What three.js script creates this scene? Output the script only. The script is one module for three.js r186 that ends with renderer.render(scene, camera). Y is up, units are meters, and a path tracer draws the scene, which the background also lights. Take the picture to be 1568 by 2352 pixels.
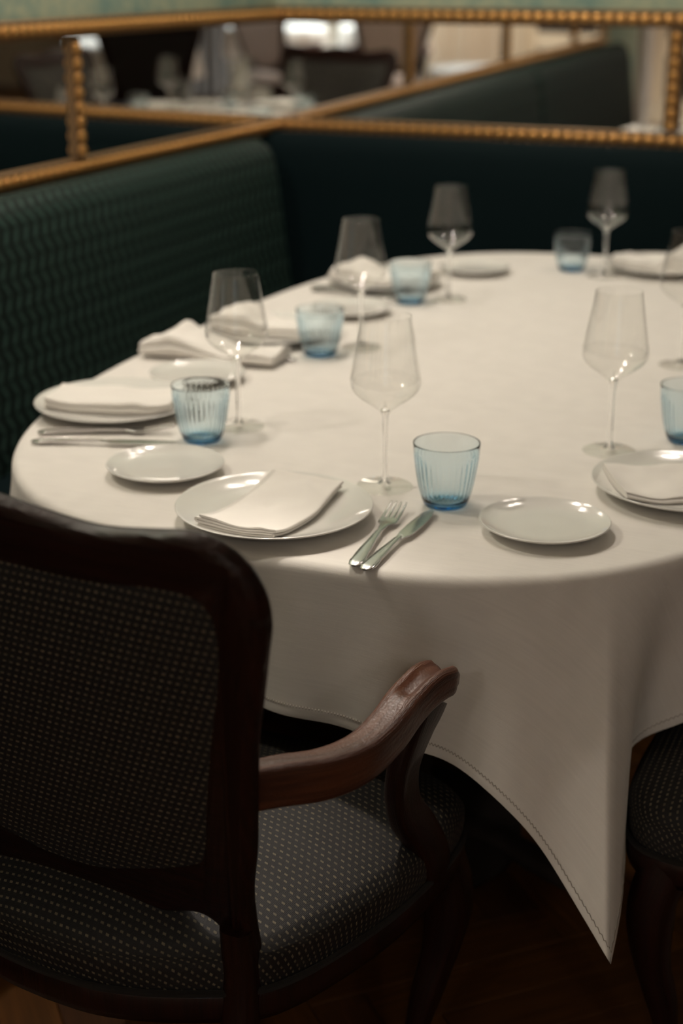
import * as THREE from 'three';
import { RoundedBoxGeometry } from 'three/addons/geometries/RoundedBoxGeometry.js';
import { mergeGeometries, mergeVertices, toCreasedNormals } from 'three/addons/utils/BufferGeometryUtils.js';

// ------------------------------------------------------------------ camera, sky, lights, exposure
const scene = new THREE.Scene();
const rad = THREE.MathUtils.degToRad;
const V = (x, y, z) => new THREE.Vector3(x, y, z);
const camera = new THREE.PerspectiveCamera(38.16, 1568 / 2352, 0.05, 60);
camera.position.set(1.896, 1.42, 3.969);
camera.rotation.order = 'YXZ';
camera.rotation.set(-rad(20.304), rad(23.1), 0);
camera.focus = 1.64;
camera.userData.fStop = 2.8;
const renderer = new THREE.WebGLRenderer({ antialias: true });
renderer.toneMapping = THREE.LinearToneMapping;
renderer.toneMappingExposure = 1.5;
renderer.shadowMap.enabled = true;
scene.background = new THREE.Color(0.62, 0.8, 0.95);
scene.backgroundIntensity = 1.0;
const WARM = new THREE.Color(1.0, 0.885, 0.775);
const CEILING = 2.75;
// recessed ceiling spots: [x, z, candela, half cone in degrees, size]
const SPOTS = [
  [0.62, 1.5, 3.7, 68, 3, 3], [0.45, 0.55, 0.95, 66, 3.2, 2], [1.45, 0.5, 1.0, 66, 3.2, 2],
  [3.3, 7.9, 34, 52, 8, 1, 1], [3.9, 5.7, 16, 42, 8, 1, 1], [1.6, 8.0, 22, 60, 8, 1], [-0.5, 7.0, 26, 56, 8, 1], [0.9, 5.1, 8, 34, 6, 1, 1], [3.6, 1.3, 5, 50, 4, 2],
  [0.72, 1.8, 5.6, 8, 3, 1, 0, [0.55, -2.27, 0.97]],
];
const COOL = new THREE.Color(0.86, 0.95, 1.0);
// opal globe pendants over the aisle behind the armchair: [x, z, candela]
const PENDANTS = [[1.5, 5.5, 0.1], [2.55, 5.7, 0.1], [3.5, 5.2, 0.15]];
// wall lamps above the mirror on the left wall: [z, candela]
const SCONCES = [[2.6, 1.5], [0.5, 0.3]];

// ------------------------------------------------------------------ helpers
const taken = new Map();
function numbered(name) {
  const n = taken.get(name) ?? 0; taken.set(name, n + 1);
  return n ? name + '_' + String(n).padStart(3, '0') : name;
}
let seedState = 7;
function seed(n) { seedState = (n * 2654435761) >>> 0 || 1; }
function rnd() { seedState ^= seedState << 13; seedState >>>= 0; seedState ^= seedState >>> 17; seedState ^= seedState << 5; seedState >>>= 0; return seedState / 4294967296; }
const rr = (a, b) => a + (b - a) * rnd();
const smooth = THREE.MathUtils.smoothstep, clamp = THREE.MathUtils.clamp, lerp = THREE.MathUtils.lerp;
function hash2(x, y, s) { let h = (x * 374761393 + y * 668265263 + s * 982451653) | 0; h = Math.imul(h ^ (h >>> 13), 1274126177); h ^= h >>> 16; return (h >>> 0) / 4294967296; }
function noiseP(x, y, p, s) { // periodic value noise with period p cells
  const xi = Math.floor(x), yi = Math.floor(y), fx = x - xi, fy = y - yi, m = (a) => ((a % p) + p) % p;
  const u = fx * fx * (3 - 2 * fx), v = fy * fy * (3 - 2 * fy);
  return lerp(lerp(hash2(m(xi), m(yi), s), hash2(m(xi + 1), m(yi), s), u), lerp(hash2(m(xi), m(yi + 1), s), hash2(m(xi + 1), m(yi + 1), s), u), v);
}
function shade(o) { o.castShadow = true; o.receiveShadow = true; return o; }
function thing(name, label, category, pos = [0, 0, 0], turn = 0, group) {
  const o = new THREE.Group(); o.name = numbered(name); scene.add(o);
  o.position.set(...pos); o.rotation.y = turn;
  o.userData = { label, category }; if (group) o.userData.group = group;
  return o;
}
function part(name, geometry, material, parent, label) {
  const m = shade(new THREE.Mesh(geometry, material)); m.name = name; parent.add(m);
  if (label) m.userData.label = label;
  return m;
}
function struct(name, geometry, material, parent = scene) {
  const m = shade(new THREE.Mesh(geometry, material)); m.name = parent === scene ? numbered(name) : name; parent.add(m);
  if (parent === scene) m.userData.kind = 'structure';
  return m;
}
function dup(root, name, label, category, pos, turn = 0, group) {
  const r = root.clone(); r.name = numbered(name); scene.add(r); r.position.set(...pos); r.rotation.y = turn;
  r.userData = { label, category }; if (group) r.userData.group = group;
  return r;
}
function box(w, h, d, x = 0, y = 0, z = 0, r = 0, seg = 2) {
  const g = r ? new RoundedBoxGeometry(w, h, d, seg, r) : new THREE.BoxGeometry(w, h, d);
  const p = g.attributes.position, n = g.attributes.normal, uv = new Float32Array(p.count * 2); // uv in metres
  for (let i = 0; i < p.count; i++) {
    const a = Math.abs(n.getX(i)), b = Math.abs(n.getY(i)), c = Math.abs(n.getZ(i)), X = p.getX(i) + x, Y = p.getY(i) + y, Z = p.getZ(i) + z;
    if (a >= b && a >= c) { uv[2 * i] = Z; uv[2 * i + 1] = Y; } else if (b >= c) { uv[2 * i] = X; uv[2 * i + 1] = Z; } else { uv[2 * i] = X; uv[2 * i + 1] = Y; }
  }
  g.setAttribute('uv', new THREE.BufferAttribute(uv, 2)); g.translate(x, y, z);
  return g;
}
const plain = (g) => { let h = g.index ? g.toNonIndexed() : g; for (const k of Object.keys(h.attributes)) if (!['position', 'normal', 'uv'].includes(k)) h.deleteAttribute(k); return h; };
function outward(g) { // turn a closed mesh right side out
  const p = g.attributes.position, ix = g.index?.array, n = ix ? ix.length : p.count; let v = 0; const a = V(0, 0, 0), b = V(0, 0, 0), c = V(0, 0, 0);
  for (let i = 0; i < n; i += 3) { a.fromBufferAttribute(p, ix ? ix[i] : i); b.fromBufferAttribute(p, ix ? ix[i + 1] : i + 1); c.fromBufferAttribute(p, ix ? ix[i + 2] : i + 2); v += a.dot(b.cross(c)); }
  if (v >= 0) return g;
  if (ix) for (let i = 0; i < n; i += 3) { const t = ix[i]; ix[i] = ix[i + 1]; ix[i + 1] = t; }
  else for (const k of Object.keys(g.attributes)) { const A = g.attributes[k], s = A.itemSize; for (let i = 0; i < n; i += 3) for (let e = 0; e < s; e++) { const t = A.array[i * s + e]; A.array[i * s + e] = A.array[(i + 1) * s + e]; A.array[(i + 1) * s + e] = t; } }
  const N = g.attributes.normal.array; for (let i = 0; i < N.length; i++) N[i] = -N[i];
  return g;
}
const merge = (list) => mergeGeometries(list.map(plain));
function gridMesh(nu, nv, f, closedU = false) { // f(i, j) -> [x, y, z, u, v]
  const pos = [], uv = [], idx = [];
  for (let j = 0; j <= nv; j++) for (let i = 0; i <= nu; i++) { const q = f(i, j); pos.push(q[0], q[1], q[2]); uv.push(q[3] ?? 0, q[4] ?? 0); }
  for (let j = 0; j < nv; j++) for (let i = 0; i < nu; i++) { const a = j * (nu + 1) + i, b = a + 1, c = a + nu + 1, d = c + 1; idx.push(a, c, b, b, c, d); }
  const g = new THREE.BufferGeometry();
  g.setAttribute('position', new THREE.Float32BufferAttribute(pos, 3)); g.setAttribute('uv', new THREE.Float32BufferAttribute(uv, 2)); g.setIndex(idx);
  g.computeVertexNormals();
  if (closedU) { const n = g.attributes.normal, t = V(0, 0, 0); for (let j = 0; j <= nv; j++) { const a = j * (nu + 1), b = a + nu; t.set(n.getX(a) + n.getX(b), n.getY(a) + n.getY(b), n.getZ(a) + n.getZ(b)).normalize(); n.setXYZ(a, t.x, t.y, t.z); n.setXYZ(b, t.x, t.y, t.z); } }
  return g;
}
// sweep a cross-section along a smooth path: sec(t, angle) -> [across, along]; side fixes the direction of "across"
function sweep(points, sec, { n = 32, m = 20, side = V(1, 0, 0), caps = true, closed = false } = {}) {
  const curve = new THREE.CatmullRomCurve3(points, closed, 'centripetal'), len = curve.getLength();
  const rings = [];
  for (let k = 0; k <= n; k++) {
    const t = k / n, p = curve.getPointAt(t), tan = curve.getTangentAt(t), x = side.clone().addScaledVector(tan, -side.dot(tan)).normalize(), y = V(0, 0, 0).crossVectors(tan, x).normalize();
    rings.push([p, x, y, t]);
  }
  const at = (k, i) => { const [p, x, y, t] = rings[k], a = (i / m) * Math.PI * 2, s = sec(t, a); return p.clone().addScaledVector(x, s[0]).addScaledVector(y, s[1]); };
  const g = gridMesh(m, n, (i, k) => { const q = at(k, i); return [q.x, q.y, q.z, (i / m) * 0.12, (k / n) * len]; }, true);
  const list = [g];
  if (caps && !closed) for (const k of [0, n]) {
    const c = rings[k][0], q = []; for (let i = 0; i < m; i++) q.push(at(k, i));
    const pos = [], uv = []; for (let i = 0; i < m; i++) { const a = q[i], b = q[(i + 1) % m]; for (const v of k ? [c, a, b] : [c, b, a]) { pos.push(v.x, v.y, v.z); uv.push(v.x, v.y); } }
    const h = new THREE.BufferGeometry(); h.setAttribute('position', new THREE.Float32BufferAttribute(pos, 3)); h.setAttribute('uv', new THREE.Float32BufferAttribute(uv, 2)); h.computeVertexNormals(); list.push(h);
  }
  return outward(merge(list));
}
const superSec = (w, h, e = 3) => (t, a) => { const c = Math.cos(a), s = Math.sin(a), W = typeof w === 'function' ? w(t) : w, H = typeof h === 'function' ? h(t) : h; return [Math.sign(c) * Math.pow(Math.abs(c), 2 / e) * W / 2, Math.sign(s) * Math.pow(Math.abs(s), 2 / e) * H / 2]; };
const keyed = (ks) => (t) => { for (let i = 1; i < ks.length; i++) if (t <= ks[i][0]) { const [a, x] = ks[i - 1], [b, y] = ks[i], f = (t - a) / (b - a); return lerp(x, y, f * f * (3 - 2 * f)); } return ks[ks.length - 1][1]; };
function lathe(profile, seg = 48) { return new THREE.LatheGeometry(profile.map(([r, y]) => new THREE.Vector2(r, y)), seg); }
function spline2(pts, n) { const c = new THREE.CatmullRomCurve3(pts.map(([x, y]) => V(x, y, 0)), false, 'centripetal'); return c.getPoints(n).map((p) => [p.x, p.y]); }

// ------------------------------------------------------------------ textures and materials
function dataTex(size, f, { srgb = false, repeat = [1, 1], h = size } = {}) {
  const d = new Uint8Array(size * h * 4);
  for (let y = 0; y < h; y++) for (let x = 0; x < size; x++) { const c = f(x, y), i = (y * size + x) * 4; d[i] = clamp(c[0], 0, 1) * 255; d[i + 1] = clamp(c[1], 0, 1) * 255; d[i + 2] = clamp(c[2], 0, 1) * 255; d[i + 3] = 255; }
  const t = new THREE.DataTexture(d, size, h, THREE.RGBAFormat); t.wrapS = t.wrapT = THREE.RepeatWrapping; t.magFilter = t.minFilter = THREE.LinearFilter;
  if (srgb) t.colorSpace = THREE.SRGBColorSpace; t.repeat.set(...repeat); t.needsUpdate = true; return t;
}
const grey = (v) => [v, v, v];
// cotton: fine plain weave with slubs, one tile is 0.24 m
const clothBump = dataTex(1024, (x, y) => {
  const u = x / 1024, v = y / 1024, warp = Math.sin(u * Math.PI * 2 * 220), weft = Math.sin(v * Math.PI * 2 * 220);
  return grey(0.45 + 0.1 * warp * weft + 0.18 * noiseP(u * 18, v * 260, 1e6 | 0, 1) * (noiseP(u * 18, v * 260, 260, 2)) + 0.16 * noiseP(u * 300, v * 300, 300, 3) + 0.12 * noiseP(u * 40, v * 40, 40, 9));
}, { repeat: [1 / 0.24, 1 / 0.24] });
const clothTint = dataTex(512, (x, y) => { const u = x / 512, v = y / 512, k = 0.975 + 0.02 * noiseP(u * 6, v * 120, 120, 4) + 0.02 * (noiseP(u * 10, v * 10, 10, 5) - 0.5); return [k, k, k * 0.995]; }, { srgb: true, repeat: [1 / 0.24, 1 / 0.24] });
const clothMat = new THREE.MeshPhysicalMaterial({ color: new THREE.Color(0.8, 0.77, 0.73), map: clothTint, roughness: 0.92, bumpMap: clothBump, bumpScale: 0.00035, sheen: 0.25, sheenRoughness: 0.7, sheenColor: new THREE.Color(0.5, 0.48, 0.45), side: THREE.DoubleSide });
const napkinMat = new THREE.MeshPhysicalMaterial({ color: new THREE.Color(0.84, 0.81, 0.76), roughness: 0.92, bumpMap: clothBump, bumpScale: 0.0006 });
const stitchMat = new THREE.MeshStandardMaterial({ color: new THREE.Color(0.3, 0.26, 0.22), roughness: 0.95 });
// woven seat fabric: black ground with offset rows of small beige dashes. One tile is 8 x 8 dashes
const DX = 0.0084, DY = 0.0088;
function dashes(x, y, S) {
  const u = (x / S) * 8, v = (y / S) * 8, row = Math.floor(v), off = row % 2 ? 0.5 : 0, col = Math.floor(u + off), fu = u + off - col - 0.5, fv = v - row - 0.5;
  const j = hash2(col & 7, row & 7, 3), e = Math.max(Math.abs(fu - fv * 0.35) / 0.24, Math.abs(fv) / 0.15);
  const threads = 0.72 + 0.28 * Math.cos((fu + fv * 0.8) * 2 * Math.PI * 7);
  return { dot: e < 1 ? (0.65 + 0.35 * j) * threads : 0, u, v };
}
function weave(u, v) { return 0.5 + 0.5 * Math.sin((u * 4 + v * 5) * Math.PI * 2) * Math.sin((v * 4 - u * 2) * Math.PI * 2); }
const fabricMap = dataTex(512, (x, y) => { const { dot, u, v } = dashes(x, y, 512), w = weave(u, v), n = hash2(x, y, 8); const g = 0.015 + 0.075 * w + 0.03 * n; return dot ? [0.16 + 0.36 * dot, 0.148 + 0.33 * dot, 0.12 + 0.265 * dot] : [g * 1.02, g * 0.97, g * 1.05]; }, { srgb: true, repeat: [1 / (8 * DX), 1 / (8 * DY)] });
const fabricBump = dataTex(512, (x, y) => { const { dot, u, v } = dashes(x, y, 512); return grey(dot ? 0.55 + 0.4 * dot : 0.35 * weave(u, v) + 0.12 * hash2(x, y, 6)); }, { repeat: [1 / (8 * DX), 1 / (8 * DY)] });
const fabricMat = new THREE.MeshPhysicalMaterial({ color: 0xffffff, map: fabricMap, roughness: 0.55, bumpMap: fabricBump, bumpScale: 0.0009, sheen: 0.2, sheenColor: new THREE.Color(0.3, 0.28, 0.29), sheenRoughness: 0.45 });
const brownFabricMat = new THREE.MeshStandardMaterial({ color: new THREE.Color(0.36, 0.28, 0.235), roughness: 0.95 });
function woodTex(s, a, b) { return dataTex(512, (x, y) => { const u = x / 512, v = y / 512; const w = noiseP(u * 24 + 2 * noiseP(u * 4, v * 4, 4, s), v * 3, 24, s + 1), f = noiseP(u * 128, v * 10, 128, s + 2), k = clamp(0.55 * w + 0.45 * f, 0, 1); return [lerp(a[0], b[0], k), lerp(a[1], b[1], k), lerp(a[2], b[2], k)]; }, { srgb: true, repeat: [1 / 0.12, 1 / 0.4] }); }
const woodBump = dataTex(512, (x, y) => { const u = x / 512, v = y / 512; return grey(0.6 * noiseP(u * 128, v * 12, 128, 51) + 0.4 * noiseP(u * 256, v * 90, 256, 52)); }, { repeat: [1 / 0.12, 1 / 0.2] });
const mahogany = new THREE.MeshPhysicalMaterial({ map: woodTex(21, [0.075, 0.028, 0.018], [0.165, 0.065, 0.04]), color: 0xffffff, roughness: 0.42, specularIntensity: 0.5, bumpMap: woodBump, bumpScale: 0.0003, clearcoat: 0.16, clearcoatRoughness: 0.05 });
const wornMahogany = new THREE.MeshPhysicalMaterial({ map: woodTex(23, [0.19, 0.09, 0.055], [0.4, 0.235, 0.155]), color: 0xffffff, roughness: 0.4, bumpMap: woodBump, bumpScale: 0.0007, clearcoat: 0.1, clearcoatRoughness: 0.25 });
const oakMats = [0, 1, 2, 3].map((k) => new THREE.MeshStandardMaterial({ map: woodTex(31 + k * 5, [0.25 + 0.03 * k, 0.15 + 0.02 * k, 0.07], [0.4 + 0.03 * k, 0.25 + 0.02 * k, 0.12]), roughness: 0.5, bumpMap: woodBump, bumpScale: 0.0003 }));
const darkWood = new THREE.MeshStandardMaterial({ color: new THREE.Color(0.02, 0.012, 0.008), roughness: 0.85 });
const velvetNoise = dataTex(512, (x, y) => grey(0.5 * noiseP(x / 512 * 200, y / 512 * 200, 200, 61) + 0.5 * noiseP(x / 512 * 24, y / 512 * 24, 24, 62)), { repeat: [1 / 0.3, 1 / 0.3] });
// jacquard velvet: zigzag columns of lighter pile on a darker ground; one tile is 0.034 x 0.064 m
const zigzag = dataTex(256, (x, y) => {
  const u = x / 256, v = (y / 256) * 2, tri = Math.abs((v % 2) - 1) * 0.55, f = Math.abs((((u + tri) % 1) + 1) % 1 - 0.5) * 2, gap = Math.abs(Math.sin(v * Math.PI));
  const k = smooth(f, 0.35, 0.85) * (0.25 + 0.75 * smooth(gap, 0.05, 0.6)), n = 0.04 * hash2(x, y, 4);
  return [lerp(0.5, 1, k) - n, lerp(0.5, 1, k) - n, lerp(0.5, 1, k) - n];
}, { srgb: true, repeat: [1 / 0.034, 1 / 0.064] });
const velvet = new THREE.MeshPhysicalMaterial({ color: new THREE.Color(0.027, 0.057, 0.047), map: zigzag, roughness: 0.6, specularIntensity: 0.3, sheen: 0.12, sheenRoughness: 0.35, sheenColor: new THREE.Color(0.06, 0.14, 0.11), bumpMap: velvetNoise, bumpScale: 0.0006 });
const velvetDark = new THREE.MeshPhysicalMaterial({ color: new THREE.Color(0.0025, 0.0078, 0.009), roughness: 0.75, specularIntensity: 0.12, sheen: 0.05, sheenRoughness: 0.4, sheenColor: new THREE.Color(0.06, 0.12, 0.12), bumpMap: velvetNoise, bumpScale: 0.0006 });
const wornNoise = dataTex(256, (x, y) => { const n = noiseP(x / 8, y / 8, 32, 71), m = noiseP(x / 32, y / 32, 8, 72), k = clamp(0.35 + 0.4 * m + 0.3 * n, 0, 1); return [lerp(0.5, 0.9, k), lerp(0.35, 0.69, k), lerp(0.18, 0.42, k)]; }, { srgb: true, repeat: [1 / 0.15, 1 / 0.15] });
const gilt = new THREE.MeshStandardMaterial({ color: 0xffffff, map: wornNoise, metalness: 0.75, roughness: 0.32 });
const giltDark = new THREE.MeshStandardMaterial({ color: new THREE.Color(0.2, 0.12, 0.055), metalness: 0.5, roughness: 0.5 });
const mirrorMat = new THREE.MeshStandardMaterial({ color: new THREE.Color(0.91, 0.91, 0.89), metalness: 1, roughness: 0.0 });
const wallpaper = dataTex(512, (x, y) => { const u = x / 512, v = y / 512, a = noiseP(u * 8, v * 8, 8, 81), b = noiseP(u * 32, v * 32, 32, 82), c = noiseP(u * 64, v * 64, 64, 83), k = clamp((0.5 * a + 0.35 * b + 0.15 * c - 0.45) * 2.2 + 0.5, 0, 1); return [lerp(0.5, 0.69, k), lerp(0.58, 0.68, k), lerp(0.53, 0.57, k)]; }, { srgb: true, repeat: [1 / 0.6, 1 / 0.6] });
const wallMat = new THREE.MeshStandardMaterial({ map: wallpaper, color: new THREE.Color(0.82, 0.93, 0.95), roughness: 0.85 });
const creamMat = new THREE.MeshStandardMaterial({ color: new THREE.Color(0.66, 0.58, 0.44), roughness: 0.7 });
const plasterMat = new THREE.MeshStandardMaterial({ color: new THREE.Color(0.5, 0.42, 0.31), roughness: 0.9 });
const whiteMat = new THREE.MeshStandardMaterial({ color: new THREE.Color(0.75, 0.74, 0.7), roughness: 0.6 });
const ceilingMat = new THREE.MeshStandardMaterial({ color: new THREE.Color(0.4, 0.35, 0.28), roughness: 0.9 });
const blackMat = new THREE.MeshStandardMaterial({ color: new THREE.Color(0.012, 0.011, 0.011), roughness: 0.5 });
const curtainMat = new THREE.MeshStandardMaterial({ color: new THREE.Color(0.27, 0.25, 0.235), roughness: 0.95, side: THREE.DoubleSide });
const curtainLight = new THREE.MeshStandardMaterial({ color: new THREE.Color(0.55, 0.46, 0.35), roughness: 0.95, side: THREE.DoubleSide });
const porcelain = new THREE.MeshPhysicalMaterial({ color: new THREE.Color(0.76, 0.75, 0.71), roughness: 0.14, clearcoat: 0.5, clearcoatRoughness: 0.05 });
const steel = new THREE.MeshStandardMaterial({ color: new THREE.Color(0.75, 0.745, 0.74), metalness: 1, roughness: 0.2 });
const brass = new THREE.MeshStandardMaterial({ color: new THREE.Color(0.7, 0.52, 0.28), metalness: 1, roughness: 0.3 });
const clearThin = new THREE.MeshPhysicalMaterial({ color: new THREE.Color(0.996, 0.996, 0.992), specularIntensity: 1, transmission: 1, thickness: 0, roughness: 0.04, ior: 1.5, side: THREE.DoubleSide });
const clearSolid = new THREE.MeshPhysicalMaterial({ color: 0xffffff, transmission: 1, thickness: 0.01, roughness: 0.02, ior: 1.5 });
const blueGlass = new THREE.MeshPhysicalMaterial({ color: 0xffffff, transmission: 1, thickness: 0.004, roughness: 0.02, ior: 1.48, attenuationColor: new THREE.Color(0.38, 0.71, 0.93), attenuationDistance: 0.0125 });
const paneGlass = new THREE.MeshPhysicalMaterial({ color: new THREE.Color(0.96, 0.98, 0.98), transmission: 1, thickness: 0, roughness: 0.02 });
const bottleGlass = new THREE.MeshPhysicalMaterial({ color: new THREE.Color(0.05, 0.06, 0.05), roughness: 0.1, clearcoat: 0.6 });
const glow = (c, i) => new THREE.MeshStandardMaterial({ color: 0x000000, emissive: c, emissiveIntensity: i, roughness: 1 });

// ------------------------------------------------------------------ the room
const ROOM = { x0: 0, x1: 7.4, z0: 0, z1: 9, outer: -1.7, end: 4.75 };
struct('wall_left', box(0.2, CEILING, ROOM.end + 0.2, -0.1, CEILING / 2, ROOM.end / 2 - 0.1), wallMat);
struct('wall_back', box(ROOM.x1 + 0.2, CEILING, 0.2, ROOM.x1 / 2 + 0.1, CEILING / 2, -0.1), wallMat);
struct('wall_right', box(0.2, CEILING, ROOM.z1 + 0.4, ROOM.x1 + 0.1, CEILING / 2, ROOM.z1 / 2), plasterMat);
struct('wall_alcove', box(-ROOM.outer + 0.0, CEILING, 0.2, ROOM.outer / 2 - 0.2, CEILING / 2, ROOM.end - 0.1), plasterMat);
struct('wall_outer', box(0.2, CEILING, ROOM.z1 - ROOM.end + 0.4, ROOM.outer - 0.1, CEILING / 2, (ROOM.z1 + ROOM.end) / 2), plasterMat);
struct('ceiling', box(ROOM.x1 - ROOM.outer + 0.6, 0.15, ROOM.z1 + 0.6, (ROOM.x1 + ROOM.outer) / 2, CEILING + 0.075, ROOM.z1 / 2), ceilingMat);
// far wall with window and door openings
const OPEN = [ // [x0, x1, y0, y1]
  [4.24, 4.6, 0.9, 2.2], [3.18, 3.7, 0.9, 2.2], [1.2, 1.93, 0, 2.15], [-0.78, -0.2, 0, 2.15],
];
{
  const s = new THREE.Shape([[ROOM.outer - 0.2, 0], [ROOM.x1 + 0.2, 0], [ROOM.x1 + 0.2, CEILING], [ROOM.outer - 0.2, CEILING]].map((p) => new THREE.Vector2(...p)));
  for (const [a, b, c, d] of OPEN) s.holes.push(new THREE.Path([[a, c || 0.002], [a, d], [b, d], [b, c || 0.002]].map((p) => new THREE.Vector2(...p))));
  const g = new THREE.ExtrudeGeometry(s, { depth: 0.2, bevelEnabled: false }); g.translate(0, 0, ROOM.z1);
  struct('wall_front', g, plasterMat);
}
OPEN.slice(0, 2).forEach(([a, b, c, d], k) => {
  const w = new THREE.Group(); w.name = 'window_' + (k + 1); w.userData.kind = 'structure'; scene.add(w);
  const t = 0.035, x = (a + b) / 2, z = ROOM.z1 + 0.08;
  struct('window_frame', merge([box(t, d - c, 0.06, a + t / 2, (c + d) / 2, z, 0.004), box(t, d - c, 0.06, b - t / 2, (c + d) / 2, z, 0.004), box(b - a, t, 0.06, x, d - t / 2, z, 0.004), box(b - a, t, 0.06, x, c + t / 2, z, 0.004)]), whiteMat, w);
  struct('window_sill', box(b - a + 0.08, 0.03, 0.1, x, c - 0.015, ROOM.z1 - 0.04, 0.005), creamMat, w);
  for (const [p, q] of [[c + t, (c + d) / 2], [(c + d) / 2 + 0.02, d - t]]) struct('pane', box(b - a - 2 * t, q - p, 0.005, x, (p + q) / 2, z), paneGlass, w);
  struct('glazing_bar', box(b - a, 0.03, 0.04, x, (c + d) / 2 + 0.01, z, 0.004), whiteMat, w);
});
function door(n, x0, x1, leaves) {
  const g = new THREE.Group(); g.name = 'door_' + n; g.userData.kind = 'structure'; scene.add(g);
  const z = ROOM.z1 - 0.0, H = 2.15;
  struct('door_frame', merge([box(0.1, H + 0.1, 0.05, x0 - 0.05, H / 2 + 0.05, z - 0.026, 0.006), box(0.1, H + 0.1, 0.05, x1 + 0.05, H / 2 + 0.05, z - 0.026, 0.006), box(x1 - x0, 0.1, 0.05, (x0 + x1) / 2, H + 0.05, z - 0.026, 0.006)]), creamMat, g);
  const w = (x1 - x0) / leaves;
  for (let k = 0; k < leaves; k++) {
    const a = x0 + k * w, b = a + w, x = (a + b) / 2;
    const leaf = struct('door_leaf', merge([box(0.09, H - 0.01, 0.04, a + 0.047, H / 2, z + 0.06, 0.004), box(0.09, H - 0.01, 0.04, b - 0.047, H / 2, z + 0.06, 0.004), box(w - 0.18, 0.14, 0.04, x, 0.62, z + 0.06, 0.004), box(w - 0.18, 0.12, 0.04, x, H - 0.065, z + 0.06, 0.004), box(w - 0.18, 0.18, 0.04, x, 0.1, z + 0.06, 0.004)]), creamMat, g);
    for (const [c, d] of [[0.19, 0.55], [0.69, H - 0.125]]) struct('panel', box(w - 0.18, d - c, 0.012, x, (c + d) / 2, z + 0.07), blackMat, leaf);
    struct('door_handle', new THREE.SphereGeometry(0.025, 16, 12).translate(b - 0.047, 1.04, z + 0.018), brass, leaf);
  }
}
door(1, 1.2, 1.93, 1); door(2, -0.78, -0.2, 1);
{ // column by the alcove
  const g = new THREE.Group(); g.name = 'pillar'; g.userData.kind = 'structure'; scene.add(g);
  struct('shaft', box(0.17, CEILING - 0.2, 0.17, -0.17, CEILING / 2, 5.5, 0.01), whiteMat, g);
  struct('base', merge([box(0.25, 0.1, 0.25, -0.17, 0.05, 5.5, 0.012), box(0.25, 0.1, 0.25, -0.17, CEILING - 0.05, 5.5, 0.012)]), whiteMat, g);
}
// herringbone oak floor
{
  const fl = struct('floor', box(ROOM.x1 - ROOM.outer + 0.4, 0.1, ROOM.z1 + 0.4, (ROOM.x1 + ROOM.outer) / 2, -0.062, ROOM.z1 / 2), darkWood);
  const W = 0.085, L = 0.425, gap = 0.0016, T = 0.012, A = rad(45), variants = oakMats.map((m, k) => box(L - gap, T, W - gap, 0, 0, 0, 0.0012, 1));
  variants.forEach((g, k) => { const u = g.attributes.uv, p = g.attributes.position; for (let i = 0; i < u.count; i++) u.setXY(i, p.getZ(i) + k * 0.03, p.getX(i) + k * 0.21); });
  const spots = [];
  for (let i = -60; i < 60; i++) for (let j = -60; j < 60; j++) for (let h = 0; h < 2; h++) {
    // herringbone lattice: pairs of planks repeat along (W, W) and (L, -L)
    const bx = i * W + j * L, bz = i * W - j * L;
    const cx = h ? bx + L + W / 2 : bx + L / 2, cz = h ? bz - L / 2 + W : bz + W / 2;
    const x = cx * Math.cos(A) + cz * Math.sin(A), z = -cx * Math.sin(A) + cz * Math.cos(A), turn = A + (h ? Math.PI / 2 : 0);
    const X = x + 1.1, Z = z + 2.3;
    if (X < ROOM.outer || X > ROOM.x1 || Z < 0 || Z > ROOM.z1) continue;
    if (X < 0 && Z < ROOM.end + 0.1) continue;
    spots.push([Math.hypot((X - 1.15) / 1.1, (Z - 2.35) / 1.0), X, Z, turn]);
  }
  spots.sort((a, b) => a[0] - b[0]); seed(5);
  const rest = [[], [], [], []];
  spots.forEach(([, X, Z, turn], n) => {
    const k = Math.floor(rnd() * 4), y = -0.006 + rr(-0.0004, 0.0004);
    if (n < 280) { const b = struct('plank', variants[k], oakMats[k], fl); b.position.set(X, y, Z); b.rotation.y = turn; }
    else rest[k].push(new THREE.Matrix4().makeRotationY(turn).setPosition(X, y, Z));
  });
  rest.forEach((ms, k) => { const im = new THREE.InstancedMesh(variants[k], oakMats[k], ms.length); ms.forEach((m, i) => im.setMatrixAt(i, m)); im.name = 'plank'; im.userData.kind = 'stuff'; im.receiveShadow = true; fl.add(im); });
}

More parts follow.
